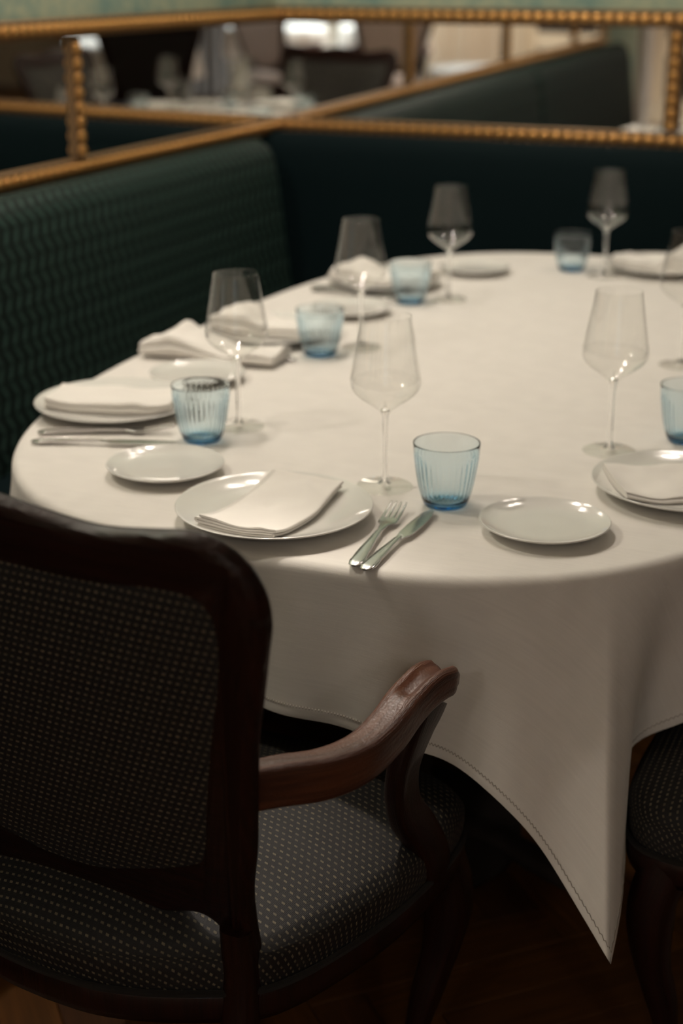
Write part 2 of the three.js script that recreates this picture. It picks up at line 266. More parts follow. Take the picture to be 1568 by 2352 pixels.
// ------------------------------------------------------------------ lamps
{
  const trimG = lathe([[0.075, 0], [0.088, 0], [0.09, 0.004], [0.088, 0.008], [0.075, 0.008], [0.075, 0]], 32), bulbG = new THREE.CircleGeometry(0.072, 32).rotateX(Math.PI / 2).translate(0, 0.004, 0);
  const bulbM = glow(WARM, 7);
  const names = ['triple ceiling spot over the left front of the dining table', 'twin ceiling spot over the back corner of the dining table', 'twin ceiling spot over the far end of the dining table', 'single ceiling spot over the far round tables', 'single ceiling spot over the black chair', 'single ceiling spot before the cream door', 'single ceiling spot in the alcove by the white pillar', 'single ceiling spot over the small wall table', 'twin ceiling spot right of the dining table', 'single angled ceiling spot aimed at the carved armchair'];
  SPOTS.forEach(([x, z, cd, half, r, n, cool, aim], k) => {
    const t = thing('ceiling_spotlight', names[k], 'ceiling light', [x, CEILING - 0.012, z]);
    for (let b = 0; b < n; b++) {
      const dz = (b - (n - 1) / 2) * 0.3, ring = part('trim_ring', trimG, whiteMat, t), bulb = part('bulb', bulbG, bulbM, t); ring.position.z = bulb.position.z = dz; ring.scale.set(r / 3.75, 1, r / 3.75); bulb.scale.set(r / 3.75, 1, r / 3.75);
      const s = new THREE.SpotLight(cool ? COOL : WARM, cd / n, 0, rad(half), 0.55, 2); s.position.set(0, -0.012, dz); s.target.position.set(aim ? aim[0] : 0, aim ? aim[1] : -2, aim ? aim[2] : dz); s.castShadow = true; s.shadow.radius = r; t.add(s); t.add(s.target);
    }
  });
  PENDANTS.forEach(([x, z, cd], k) => {
    const t = thing('pendant_lamp', ['opal globe pendant nearest the left wall', 'middle opal globe pendant of the row of three', 'opal globe pendant farthest from the left wall'][k], 'pendant lamp', [x, 2.2, z]);
    part('canopy', lathe([[0, 0.55], [0.05, 0.549], [0.05, 0.535], [0.01, 0.52], [0, 0.52]], 24), brass, t);
    part('cord', new THREE.CylinderGeometry(0.004, 0.004, 0.44, 8).translate(0, 0.32, 0), blackMat, t);
    part('globe', new THREE.SphereGeometry(0.08, 32, 24), glow(WARM, 13), t);
    const p = new THREE.PointLight(WARM, cd, 0, 2); p.shadow.radius = 3; p.castShadow = true; t.add(p);
  });
  SCONCES.forEach(([z, cd], k) => {
    const t = thing('wall_sconce', ['brass wall lamp above the mirror, nearer the front of the table', 'brass wall lamp above the mirror, nearer the back corner'][k], 'wall lamp', [0, 2.15, z]);
    part('back_plate', lathe([[0, 0], [0.05, 0], [0.05, 0.012], [0.03, 0.02], [0, 0.02]], 32).rotateZ(-Math.PI / 2), brass, t);
    part('arm', sweep([V(0.01, 0, 0), V(0.06, -0.02, 0), V(0.17, 0, 0), V(0.2, 0.03, 0)], superSec(0.014, 0.014, 2), { side: V(0, 0, 1), n: 16, m: 12 }), brass, t);
    part('bulb', new THREE.SphereGeometry(0.03, 24, 16).translate(0.2, 0.07, 0), glow(WARM, 10), t);
    const p = new THREE.PointLight(WARM, cd, 0, 2); p.position.set(0.2, 0.07, 0); p.castShadow = true; p.shadow.radius = 1.4; t.add(p);
  });
}

// ------------------------------------------------------------------ mirrors in beaded gilt frames
const MY0 = 0.99, MY1 = 1.29, TILT = rad(0.47), PITCH = 0.0312;
const beadG = (() => { const g = new THREE.SphereGeometry(0.5, 12, 8); g.scale(0.0285, 0.026, 0.022); const p = g.attributes.position; return toCreasedNormals(g, 1); })();
// built along +x, facing +z; the caller turns it
function mirrorBand(t, length, dividers, beadsUntil) {
  const half = (MY0 + MY1) / 2, parts = [];
  const edges = [0, ...dividers, length];
  for (let k = 0; k + 1 < edges.length; k++) {
    const g = box(edges[k + 1] - edges[k] - 0.004, MY1 - MY0 + 0.02, 0.006, (edges[k] + edges[k + 1]) / 2, 0, 0);
    const m = part('mirror_glass', g, mirrorMat, t); m.position.set(0, half, 0.008); m.rotation.x = TILT;
  }
  const prof = new THREE.Shape([[-0.021, 0], [-0.021, 0.012], [-0.017, 0.017], [-0.0135, 0.014], [-0.0125, 0.016], [0.0125, 0.016], [0.0135, 0.014], [0.017, 0.017], [0.021, 0.012], [0.021, 0]].map((p) => new THREE.Vector2(...p)));
  const rail = (len) => { const g = new THREE.ExtrudeGeometry(prof, { depth: len, bevelEnabled: false, steps: 1 }); g.rotateY(Math.PI / 2); return g; }; // x along, profile x -> -z? fixed below
  const railG = (len) => { const g = new THREE.ExtrudeGeometry(prof, { depth: len, bevelEnabled: false }); const m = new THREE.Matrix4().makeBasis(V(0, 1, 0), V(0, 0, 1), V(1, 0, 0)); g.applyMatrix4(m); return g; };
  for (const y of [MY0, MY1]) {
    const r = part('frame_rail', railG(length), giltDark, t); r.position.set(0, y, 0.004);
    const far = [];
    for (let x = PITCH * 0.7; x < length - 0.01; x += PITCH) {
      if ((beadsUntil < 0 ? x > length - 1.7 : x < beadsUntil)) { const b = part('bead', beadG, gilt, r); b.position.set(x, 0, 0.018); }
      else far.push(beadG.clone().translate(x, 0, 0.018));
    }
    if (far.length) { const f = part('bead', merge(far), gilt, r); f.userData.kind = 'stuff'; }
  }
  for (const x of [...dividers, ...(beadsUntil < 0 ? [0.02] : [length - 0.02])]) {
    const d = part('frame_divider', railG(MY1 - MY0 - 0.05).applyMatrix4(new THREE.Matrix4().makeRotationZ(Math.PI / 2)), giltDark, t); d.position.set(x, MY0 + 0.025, 0.004);
    for (let y = 0.012; y < MY1 - MY0 - 0.05; y += PITCH) { const b = part('bead', beadG, gilt, d); b.position.set(0, y, 0.018); b.rotation.z = Math.PI / 2; }
  }
}
{
  const l = thing('wall_mirror', 'long gilt-framed mirror on the left wall above the patterned banquette', 'mirror', [0, 0, 3.9], Math.PI / 2);
  mirrorBandLeft(l);
  const b = thing('wall_mirror', 'long gilt-framed mirror on the back wall above the plain banquette', 'mirror', [0, 0, 0], 0);
  mirrorBand(b, 3.45, [1.135, 2.27], 1.6);
}
function mirrorBandLeft(l) { // turned by +90 degrees about y: local +x runs to world -z, local +z to world +x
  l.position.z = 3.9; mirrorBand(l, 3.9, [3.9 - 3.3, 3.9 - 2.2, 3.9 - 1.062], -1);
}

// ------------------------------------------------------------------ banquettes
// cross-section of the back cushion: distance from the wall against height
const backProfile = spline2([[0.012, 0.94], [0.02, 0.963], [0.05, 0.976], [0.09, 0.972], [0.118, 0.95], [0.135, 0.9], [0.15, 0.8], [0.17, 0.65], [0.19, 0.5], [0.19, 0.44]], 60);
const profLen = (() => { const l = [0]; for (let i = 1; i < backProfile.length; i++) l.push(l[i - 1] + Math.hypot(backProfile[i][0] - backProfile[i - 1][0], backProfile[i][1] - backProfile[i - 1][1])); return l; })();
function backCushion(length, relief, r0, r1) { // along +x from 0 to length, wall at z = 0
  const nu = Math.round(length / 0.0048), nv = 120, total = profLen[profLen.length - 1];
  const at = (s) => { let i = 1; while (i < profLen.length - 1 && profLen[i] < s) i++; const f = clamp((s - profLen[i - 1]) / (profLen[i] - profLen[i - 1]), 0, 1), a = backProfile[i - 1], b = backProfile[i]; return [lerp(a[0], b[0], f), lerp(a[1], b[1], f), b[0] - a[0], b[1] - a[1]]; };
  const front = gridMesh(nu, nv, (i, j) => {
    const x = (i / nu) * length, s = (j / nv) * total, [d, y, dx, dy] = at(s), L = Math.hypot(dx, dy) || 1;
    const edge = (e, r) => (r ? 1 - Math.sqrt(Math.max(0, 1 - Math.pow(1 - clamp(e / r, 0, 1), 2))) : 0);
    const round = Math.max(edge(x, r0), edge(length - x, r1));
    let h = 0;
    if (relief && s > 0.06) {
      const row = 0.032, tri = Math.abs(((s / row) % 2) - 1) * 0.0143, ph = ((x + tri) / 0.034) * Math.PI;
      h = 0.003 * (1 - Math.pow(Math.abs(Math.sin(ph)), 1.0))  * Math.min(1, (s - 0.06) / 0.08);
    }
    const nx = -dy / L, ny = dx / L; // outward from the wall and up
    return [x, y - round * 0.05 * (d > 0.02 ? 1 : 0) * smooth(y, 0.6, 0.97) + ny * h, d * (1 - round * 0.75) + nx * h, x, s];
  });
  const capShape = (x, flip, r) => { const k = r ? 0.25 : 1; const pts = backProfile.map(([d, y]) => new THREE.Vector2(d * k, y - (r ? 0.05 * smooth(y, 0.6, 0.97) : 0))); pts.push(new THREE.Vector2(0.002, 0.44)); const g = new THREE.ShapeGeometry(new THREE.Shape(pts)); g.rotateY(-Math.PI / 2); g.translate(x, 0, 0); return g; };
  return merge([front, capShape(0, false, r0), capShape(length, true, r1)]);
}
{
  // left: cushion along the wall; local +x runs towards the corner (world -z) after a quarter turn
  const L = 4.02, t = thing('banquette', 'dark green banquette with woven zigzag relief along the left wall', 'banquette', [0, 0, L], Math.PI / 2);
  const seam = L - 2.3;
  part('back_cushion', backCushion(seam - 0.004, true, 0.05, 0.03), velvet, t);
  const c2 = part('back_cushion', backCushion(L - 0.21 - seam, true, 0.03, 0.11), velvet, t); c2.position.x = seam;
  for (const [a, b] of [[0.02, seam - 0.004], [seam + 0.004, L - 0.64]]) part('seat_cushion', box(b - a, 0.14, 0.46, (a + b) / 2, 0.4, 0.4, 0.035, 4), velvetDark, t);
  part('plinth', box(L - 0.66, 0.32, 0.5, (L - 0.66) / 2 + 0.02, 0.165, 0.33, 0.006), darkWood, t);
  const t2 = thing('banquette', 'plain dark teal banquette along the back wall behind the table', 'banquette', [0.0, 0, 0], 0);
  const b1 = part('back_cushion', backCushion(3.3, false, 0.0, 0.06), velvetDark, t2); b1.position.x = 0.004;
  for (const [a, b] of [[0.2, 1.75], [1.758, 3.3]]) part('seat_cushion', box(b - a, 0.14, 0.42, (a + b) / 2, 0.4, 0.4, 0.035, 4), velvetDark, t2);
  part('plinth', box(3.26, 0.32, 0.5, 1.65, 0.165, 0.3, 0.006), darkWood, t2);
}

// ------------------------------------------------------------------ dining table and its cloth
const TB = { x: 1.14, z: 1.43, a: 0.62, b: 1.04, n: 2.9, y: 0.75 };
const outline = (ph, k = 1) => { const c = Math.cos(ph), s = Math.sin(ph); return [TB.a * k * Math.sign(c) * Math.pow(Math.abs(c), 2 / TB.n), TB.b * k * Math.sign(s) * Math.pow(Math.abs(s), 2 / TB.n)]; };
const outNormal = (u, v) => { const x = Math.sign(u) * Math.pow(Math.abs(u / TB.a), TB.n - 1) / TB.a, z = Math.sign(v) * Math.pow(Math.abs(v / TB.b), TB.n - 1) / TB.b, l = Math.hypot(x, z); return [x / l, z / l]; };
{
  const t = thing('dining_table', 'long rounded dining table hidden under the white tablecloth', 'table', [TB.x, 0, TB.z]);
  const pts = []; for (let i = 0; i < 160; i++) { const [u, v] = outline((i / 160) * Math.PI * 2, 0.985); pts.push(new THREE.Vector2(u, v)); }
  const g = new THREE.ExtrudeGeometry(new THREE.Shape(pts), { depth: 0.026, bevelEnabled: true, bevelSize: 0.004, bevelThickness: 0.004, bevelSegments: 2 }); g.rotateX(Math.PI / 2).translate(0, 0.742, 0);
  part('table_top', g, darkWood, t);
  for (const z of [-0.5, 0.5]) {
    part('pedestal', lathe([[0, 0.04], [0.2, 0.04], [0.2, 0.055], [0.06, 0.1], [0.045, 0.16], [0.06, 0.3], [0.045, 0.55], [0.06, 0.66], [0.12, 0.71], [0, 0.711]], 32).translate(0, 0, z), darkWood, t);
    for (const s of [-1, 1]) part('foot', sweep([V(0, 0.09, z), V(s * 0.15, 0.07, z), V(s * 0.28, 0.025, z), V(s * 0.31, 0.018, z)], superSec(0.05, 0.034, 3), { side: V(0, 0, 1), n: 16, m: 12 }), darkWood, t);
  }
}
// cloth = rectangle larger than the table; what lies beyond the edge hangs down
const NPH = 720, CL = { hx: 0.695, left: 0.83, hz: 1.222, r: 0.014 };
const RING = []; { // evenly spaced along the edge
  const fine = []; let s = 0, prev = null; for (let i = 0; i <= 7200; i++) { const ph = (i / 7200) * Math.PI * 2, p = outline(ph); if (prev) s += Math.hypot(p[0] - prev[0], p[1] - prev[1]); fine.push([s, p]); prev = p; }
  let j = 0; for (let i = 0; i <= NPH; i++) { const w = (i / NPH) * s; while (j < 7199 && fine[j + 1][0] < w) j++; const f = clamp((w - fine[j][0]) / (fine[j + 1][0] - fine[j][0] || 1), 0, 1), a = fine[j][1], b = fine[j + 1][1], u = lerp(a[0], b[0], f), v = lerp(a[1], b[1], f); RING.push({ s: w, u, v, n: outNormal(u, v) }); }
  RING.total = s;
}
const CORNERS = [1, -1].flatMap((sx) => [1, -1].map((sz) => { let best = 0, m = -1; RING.forEach((r, i) => { const L = Math.min(((sx > 0 ? CL.hx : CL.left) - sx * r.u) / Math.max(1e-6, sx * r.n[0]), (CL.hz - sz * r.v) / Math.max(1e-6, sz * r.n[1])); if (sx * r.u > 0 && sz * r.v > 0 && L > m) { m = L; best = i; } }); return { i: best, s: RING[best].s, sx, sz }; }));
function drop(i) { const r = RING[i]; return Math.min(((r.u > 0 ? CL.hx : CL.left) - Math.abs(r.u)) / Math.max(1e-6, Math.abs(r.n[0])), (CL.hz - Math.abs(r.v)) / Math.max(1e-6, Math.abs(r.n[1]))); }
const sideOf = (i, c) => { let d = RING[i].s - c.s; if (d > RING.total / 2) d -= RING.total; if (d < -RING.total / 2) d += RING.total; return c.sx * c.sz > 0 ? -d : d; };
const DROP = RING.map((_, i) => { let L = drop(i); for (const c of CORNERS) if (c.sx > 0) { const d = sideOf(i, c); L *= 1 + 0.07 * Math.exp(-Math.pow(d / (d > 0 ? 0.05 : 0.1), 2)); } return L; });
function skirt(i, q) { // a point q metres down the cloth from the edge, at ring place i
  const r = RING[i], L = DROP[i]; let nx = r.n[0], nz = r.n[1];
  let off = 0.06 * q + 0.035 * q * Math.sin((r.s / 0.31) * 2 * Math.PI * (RING.total / RING.total) + 0.6) + 0.03 * q * Math.sin(r.s / 0.135 * 2 * Math.PI + 1.3);
  let ex = 0, ez = 0;
  for (const c of CORNERS) {
    // positive along the long side of the table
    const side = sideOf(i, c), w = side > 0 ? 0.028 : 0.15, k = Math.pow(q / 0.5, 1.2);
    const e = 0.15 * k * Math.exp(-Math.pow(Math.abs(side) / w, side > 0 ? 0.9 : 1.1));
    const e2 = 0.04 * k * Math.exp(-Math.pow((side - 0.24) / 0.05, 2)) - 0.13 * k * Math.exp(-Math.pow((side - 0.1) / 0.055, 2));
    ex += c.sx * (e * 0.24 + e2 * 0.8); ez += c.sz * (e * 1.0 + e2 * 0.4);
  }
  const out = Math.hypot(nx * off + ex, nz * off + ez), y = Math.sqrt(Math.max(q * q - out * out, q * q * 0.5));
  let X = r.u + nx * (CL.r + off) + ex, Z = r.v + nz * (CL.r + off) + ez, H = -CL.r - y; const low = 0.483 - TB.y;
  if (H < low && (X + TB.x < 0.7 || Z + TB.z < 0.68)) { const over = low - H; H = low + 0.004 * Math.sin(over * 60); const k = over * 0.25; X = Math.max(X - Math.sign(r.n[0]) * -k * Math.abs(r.n[0]), 0.26 - TB.x); Z = Math.max(Z + r.n[1] * k, 0.26 - TB.z); }
  return [X, H, Z, r.u + nx * q, r.v + nz * q];
}
{
  const t = thing('tablecloth', 'white linen tablecloth draped over the long dining table', 'tablecloth', [TB.x, TB.y, TB.z]);
  const inner = 26, bend = 5, down = 44;
  seed(11);
  const g = gridMesh(NPH, inner + bend + down, (i, j) => {
    const r = RING[i];
    if (j <= inner) { const k = 1 - Math.pow(1 - j / inner, 1.6); const w = 0.0006 * (noiseP(r.u * k * 7 + 40, r.v * k * 7 + 40, 999, 3) - 0.5); return [r.u * k, w, r.v * k, r.u * k, r.v * k]; }
    if (j <= inner + bend) { const a = ((j - inner) / bend) * Math.PI / 2; return [r.u + r.n[0] * CL.r * Math.sin(a), -CL.r * (1 - Math.cos(a)), r.v + r.n[1] * CL.r * Math.sin(a), r.u + r.n[0] * 0.02 * (j - inner) / bend, r.v + r.n[1] * 0.02 * (j - inner) / bend]; }
    return skirt(i, DROP[i] * ((j - inner - bend) / down));
  }, true);
  part('cloth', g, clothMat, t);
  // turned hem with zigzag stitching
  const hemAt = (i, q, lift) => { const p = skirt(i, q), r = RING[i]; return [p[0] + r.n[0] * lift, p[1], p[2] + r.n[1] * lift, p[3], p[4]]; };
  const hem = gridMesh(NPH, 4, (i, j) => hemAt(i, DROP[i] + 0.0008 - 0.015 * [0, 0.02, 0.5, 0.98, 1][j], [0.0, 0.0013, 0.0014, 0.0013, 0.0][j]), true);
  part('hem', hem, clothMat, t);
  const list = [], tri = []; let s0 = 0;
  for (let i = 0; i < NPH; i++) {
    const r = RING[i]; if (r.v < 0.1) continue;
    for (let k = 0; k < 2; k++) { // two zigzags per ring place
      const P = (f, hi) => { const a = hemAt(i, DROP[i] - 0.0125 - (hi ? 0.0035 : 0), 0.002), b = hemAt(i + 1, DROP[i + 1] - 0.0125 - (hi ? 0.0035 : 0), 0.002); return V(lerp(a[0], b[0], f), lerp(a[1], b[1], f), lerp(a[2], b[2], f)); };
      const a = P(k / 2, false), b = P(k / 2 + 0.25, true), c = P(k / 2 + 0.5, false);
      for (const [p, q] of [[a, b], [b, c]]) { const d = q.clone().sub(p), cg = new THREE.CylinderGeometry(0.0004, 0.0004, d.length(), 4, 1, true); cg.applyQuaternion(new THREE.Quaternion().setFromUnitVectors(V(0, 1, 0), d.normalize())); cg.translate((p.x + q.x) / 2, (p.y + q.y) / 2, (p.z + q.z) / 2); list.push(cg); }
    }
  }
  const st = part('hem_stitching', merge(list), stitchMat, t, 'zigzag stitching along the hem'); st.userData.kind = 'stuff';
}

// ------------------------------------------------------------------ chairs
const mirrorX = (pts) => [...pts.slice().reverse().filter(([x]) => x > 1e-6).map(([x, y]) => [-x, y]), ...pts];
const seatHalf = spline2([[0, 0.014], [0.06, 0.01], [0.12, -0.008], [0.18, -0.038], [0.222, -0.066], [0.245, -0.1], [0.272, -0.175], [0.29, -0.25], [0.298, -0.32], [0.301, -0.39], [0.29, -0.445], [0.25, -0.473], [0.16, -0.482], [0, -0.475]], 60);
const seatLoop = [...seatHalf, ...seatHalf.slice(1, -1).reverse().map(([x, z]) => [-x, z])]; // closed, seen from above
function loopRings(loop, rings, center, uvOf) { // rings: [scale, y]
  const N = loop.length;
  return gridMesh(N, rings.length - 1, (i, j) => { const [x, z] = loop[i % N], [k, y, unfold] = rings[j]; return [center[0] + (x - center[0]) * k, y, center[1] + (z - center[1]) * k, center[0] + (x - center[0]) * (unfold ?? k), center[1] + (z - center[1]) * (unfold ?? k)]; }, true);
}
const LEAN = Math.atan(0.295);
function backPlane(g) { g.rotateX(LEAN); g.translate(0, 0.5, -0.05); return g; } // local z = out of the back (rear), y from height 0.5
const hb = (pts) => pts.map(([x, y]) => [x, (y - 0.5) / Math.cos(LEAN)]);
const outerHalf = hb(spline2([[0, 0.98], [0.05, 0.976], [0.1, 0.968], [0.16, 0.963], [0.22, 0.971], [0.26, 0.977], [0.288, 0.972], [0.31, 0.956], [0.323, 0.929], [0.323, 0.897], [0.313, 0.86], [0.298, 0.808], [0.284, 0.763], [0.276, 0.728], [0.268, 0.69], [0.259, 0.647], [0.249, 0.6], [0.233, 0.54], [0.226, 0.49], [0.222, 0.43]], 90));
const innerHalf = hb(spline2([[0, 0.923], [0.05, 0.923], [0.1, 0.921], [0.15, 0.922], [0.21, 0.93], [0.252, 0.931], [0.277, 0.917], [0.284, 0.887], [0.276, 0.835], [0.25, 0.752], [0.224, 0.661], [0.208, 0.6], [0.197, 0.572], [0.166, 0.551], [0.09, 0.519], [0.04, 0.503], [0, 0.499]], 80));
const lowHalf = hb(spline2([[0.19, 0.43], [0.188, 0.47], [0.168, 0.487], [0.12, 0.472], [0.05, 0.446], [0, 0.438]], 30));
function makeChair(name, label, category, withArms, fabric, pos, turn, group) {
  const t = thing(name, label, category, pos, turn, group);
  // back frame
  const R = [...outerHalf, ...lowHalf], loop = [...R, ...R.slice(1, -1).reverse().map(([x, y]) => [-x, y])];
  const inLoop = [...innerHalf, ...innerHalf.slice(1, -1).reverse().map(([x, y]) => [-x, y])];
  const sh = new THREE.Shape(loop.map((p) => new THREE.Vector2(...p))); sh.holes.push(new THREE.Path(inLoop.map((p) => new THREE.Vector2(...p))));
  const bev = 0.011;
  // draw the outline inwards by the bevel so that the rounded edge ends on it
  let g = new THREE.ExtrudeGeometry(sh, { depth: 0.005, bevelEnabled: true, bevelSize: bev, bevelOffset: -bev, bevelThickness: 0.009, bevelSegments: 6, curveSegments: 8 });
  g.translate(0, 0, -0.008);
  { const p = g.attributes.position, n = g.attributes.normal, uv = new Float32Array(p.count * 2); for (let i = 0; i < p.count; i++) { const vert = Math.abs(p.getX(i)) > 0.2 && p.getY(i) < 0.42; uv[2 * i] = vert ? p.getX(i) : p.getY(i); uv[2 * i + 1] = vert ? p.getY(i) : p.getX(i); } g.setAttribute('uv', new THREE.BufferAttribute(uv, 2)); }
  g = toCreasedNormals(g, 0.7);
  part('back_frame', backPlane(g), mahogany, t);
  // upholstered back
  const cen = [0, 0.2 / Math.cos(LEAN)], N = inLoop.length;
  const puff = (sgn, depth) => gridMesh(N, 12, (i, j) => { const [x, y] = inLoop[i % N], k = (1 - Math.pow(1 - j / 12, 1.4)) * 1.02; const X = cen[0] + (x - cen[0]) * k, Y = cen[1] + (y - cen[1]) * k; return [X, Y, sgn * (0.004 + depth * (1 - Math.pow(Math.min(1, k), 4))), X, Y]; }, true);
  const rear = puff(1, 0.007), front = puff(-1, 0.035); { const ix = rear.index.array; for (let i = 0; i < ix.length; i += 3) { const a = ix[i]; ix[i] = ix[i + 1]; ix[i + 1] = a; } rear.computeVertexNormals(); }
  part('backrest', backPlane(merge([rear, front])), fabric, t);
  // seat
  const c = [0, -0.23], ss = [];
  for (let j = 0; j <= 12; j++) { const k = j / 12; ss.push([k * 0.95, 0.507 - 0.045 * Math.pow(k, 2.6), k * 0.95]); }
  ss.push([0.978, 0.4555, 0.985], [0.996, 0.447, 1.03], [1.008, 0.44, 1.09], [1.008, 0.425, 1.14], [1.0, 0.41, 1.2], [0.992, 0.4, 1.24]);
  part('seat', loopRings(seatLoop, ss, c), fabric, t);
  part('piping', new THREE.TubeGeometry(new THREE.CatmullRomCurve3(seatLoop.filter((_, i) => i % 2 === 0).map(([x, z]) => V(x * 1.006, 0.402, c[1] + (z - c[1]) * 1.006)), true), 160, 0.0042, 6, true), fabric, t);
  part('seat_rail', loopRings(seatLoop, [[0.9, 0.4], [0.995, 0.4], [1.008, 0.396], [1.012, 0.385], [1.006, 0.372], [0.995, 0.362], [0.93, 0.36], [0.9, 0.37], [0.9, 0.4]], c), mahogany, t);
  for (const s of [1, -1]) {
    const leg = part('leg', sweep([V(s * 0.27, 0.39, -0.415), V(s * 0.281, 0.33, -0.43), V(s * 0.276, 0.25, -0.428), V(s * 0.258, 0.15, -0.408), V(s * 0.247, 0.07, -0.398), V(s * 0.249, 0.004, -0.4)], superSec(keyed([[0, 0.062], [0.2, 0.06], [0.5, 0.042], [0.8, 0.026], [1, 0.026]]), keyed([[0, 0.062], [0.2, 0.06], [0.5, 0.042], [0.8, 0.026], [1, 0.026]]), 2.4), { n: 30, m: 18 }), mahogany, t);
    part('ferrule', lathe([[0.011, 0.028], [0.0145, 0.027], [0.0155, 0.014], [0.0145, 0.001], [0.0, 0.0005]], 20).translate(s * 0.249, 0, -0.4), brass, leg);
    part('leg', sweep([V(s * 0.207, 0.485, -0.055), V(s * 0.206, 0.4, -0.06), V(s * 0.206, 0.27, -0.035), V(s * 0.21, 0.13, 0.015), V(s * 0.216, 0.003, 0.065)], superSec(keyed([[0, 0.036], [0.4, 0.04], [1, 0.028]]), keyed([[0, 0.036], [0.4, 0.04], [1, 0.028]]), 3), { n: 24, m: 16 }), mahogany, t);
    if (!withArms) continue;
    const dish = (k, a, w, h) => { const cc = Math.cos(a), sn = Math.sin(a); return [cc, sn]; };
    const W = keyed([[0, 0.03], [0.15, 0.036], [0.5, 0.039], [0.8, 0.042], [0.95, 0.047], [1, 0.036]]), H = keyed([[0, 0.046], [0.2, 0.047], [0.6, 0.044], [0.85, 0.04], [0.96, 0.036], [1, 0.02]]), base = superSec(W, H, 4.5);
    const sec = (tt, a) => { const p = base(tt, a); const k = smooth(tt, 0.7, 0.76) * (1 - 0.25 * smooth(tt, 0.97, 1)), up = -p[1]; if (up > 0 && k > 0) { const x = p[0] / (W(tt) / 2); const dep = 0.011 * k * Math.exp(-Math.pow(x / 0.42, 4)); return [p[0], p[1] + dep]; } return p; };
    part('arm', sweep([V(s * 0.243, 0.68, -0.012), V(s * 0.262, 0.675, -0.048), V(s * 0.288, 0.669, -0.088), V(s * 0.303, 0.665, -0.14), V(s * 0.305, 0.667, -0.2), V(s * 0.303, 0.674, -0.25), V(s * 0.306, 0.679, -0.3), V(s * 0.309, 0.672, -0.338)], sec, { n: 60, m: 36 }), wornMahogany, t, 'worn wooden arm with a carved hollow at its tip');
    part('arm_support', sweep([V(s * 0.304, 0.66, -0.305), V(s * 0.298, 0.63, -0.287), V(s * 0.288, 0.575, -0.275), V(s * 0.284, 0.52, -0.29), V(s * 0.288, 0.47, -0.325), V(s * 0.292, 0.42, -0.35), V(s * 0.288, 0.385, -0.36)], superSec(keyed([[0, 0.034], [0.3, 0.028], [1, 0.034]]), keyed([[0, 0.066], [0.3, 0.054], [0.6, 0.052], [1, 0.06]]), 3), { n: 34, m: 18 }), mahogany, t);
  }
  return t;
}
const armchair = makeChair('armchair', 'dark carved wooden armchair with dotted black upholstery at the near end of the table', 'armchair', true, fabricMat, [1.08, 0, 2.86], rad(-5));
makeChair('side_chair', 'dark dotted side chair tucked under the right side of the table', 'chair', false, fabricMat, [2.07, 0, 2.1], rad(90));

// ------------------------------------------------------------------ tableware
const Y = TB.y + 0.0009;
// plates
function plateProfile(R, h) { return [[0, 0.0035], [R * 0.5, 0.0035], [R * 0.52, 0.0], [R * 0.56, 0.0], [R * 0.58, 0.004], [R * 0.8, h * 0.42], [R * 0.95, h * 0.82], [R - 0.0015, h - 0.0015], [R, h], [R - 0.0012, h + 0.0012], [R * 0.95, h * 0.93], [R * 0.8, h * 0.62], [R * 0.66, 0.0085], [R * 0.5, 0.0072], [0, 0.007]]; }
const protoDinner = lathe(plateProfile(0.1275, 0.0195), 96), protoSide = lathe(plateProfile(0.0825, 0.0155), 80);
function plate(small, x, z, label, group) { const o = shade(new THREE.Mesh(small ? protoSide : protoDinner, porcelain)); o.name = numbered(small ? 'side_plate' : 'dinner_plate'); o.position.set(x, Y, z); o.userData = { label, category: 'plate' }; if (group) o.userData.group = group; scene.add(o); return o; }
// wine glass: bowl, stem, foot
const bowlOut = spline2([[0.0042, 0.1], [0.008, 0.107], [0.02, 0.1165], [0.036, 0.1275], [0.0455, 0.1385], [0.0482, 0.15], [0.0458, 0.166], [0.0415, 0.19], [0.0372, 0.215], [0.0335, 0.238]], 48);
const bowlIn = bowlOut.slice().reverse().map(([r, y]) => [Math.max(0, r - 0.0011), y + 0.0008 * (1 - (y - 0.1) / 0.138)]);
const bowlG = lathe([...bowlOut, [0.033, 0.2384], ...bowlIn.slice(0, -3), [0, 0.1085]], 72);
const stemG = lathe([[0, 0.1115], [0.006, 0.1095], [0.0062, 0.1065], [0.0045, 0.1], [0.0036, 0.085], [0.0033, 0.05], [0.0036, 0.02], [0.005, 0.009], [0.009, 0.0055]], 28);
const footG = lathe([[0, 0.0062], [0.009, 0.0056], [0.02, 0.0032], [0.0385, 0.0016], [0.0395, 0.0009], [0.0385, 0.0], [0.012, 0.0004], [0, 0.0012]], 64);
const glassProto = thing('wine_glass', '', 'wine glass');
part('bowl', bowlG, clearThin, glassProto); part('stem', stemG, clearSolid, glassProto); part('foot', footG, clearThin, glassProto);
scene.remove(glassProto); taken.delete('wine_glass');
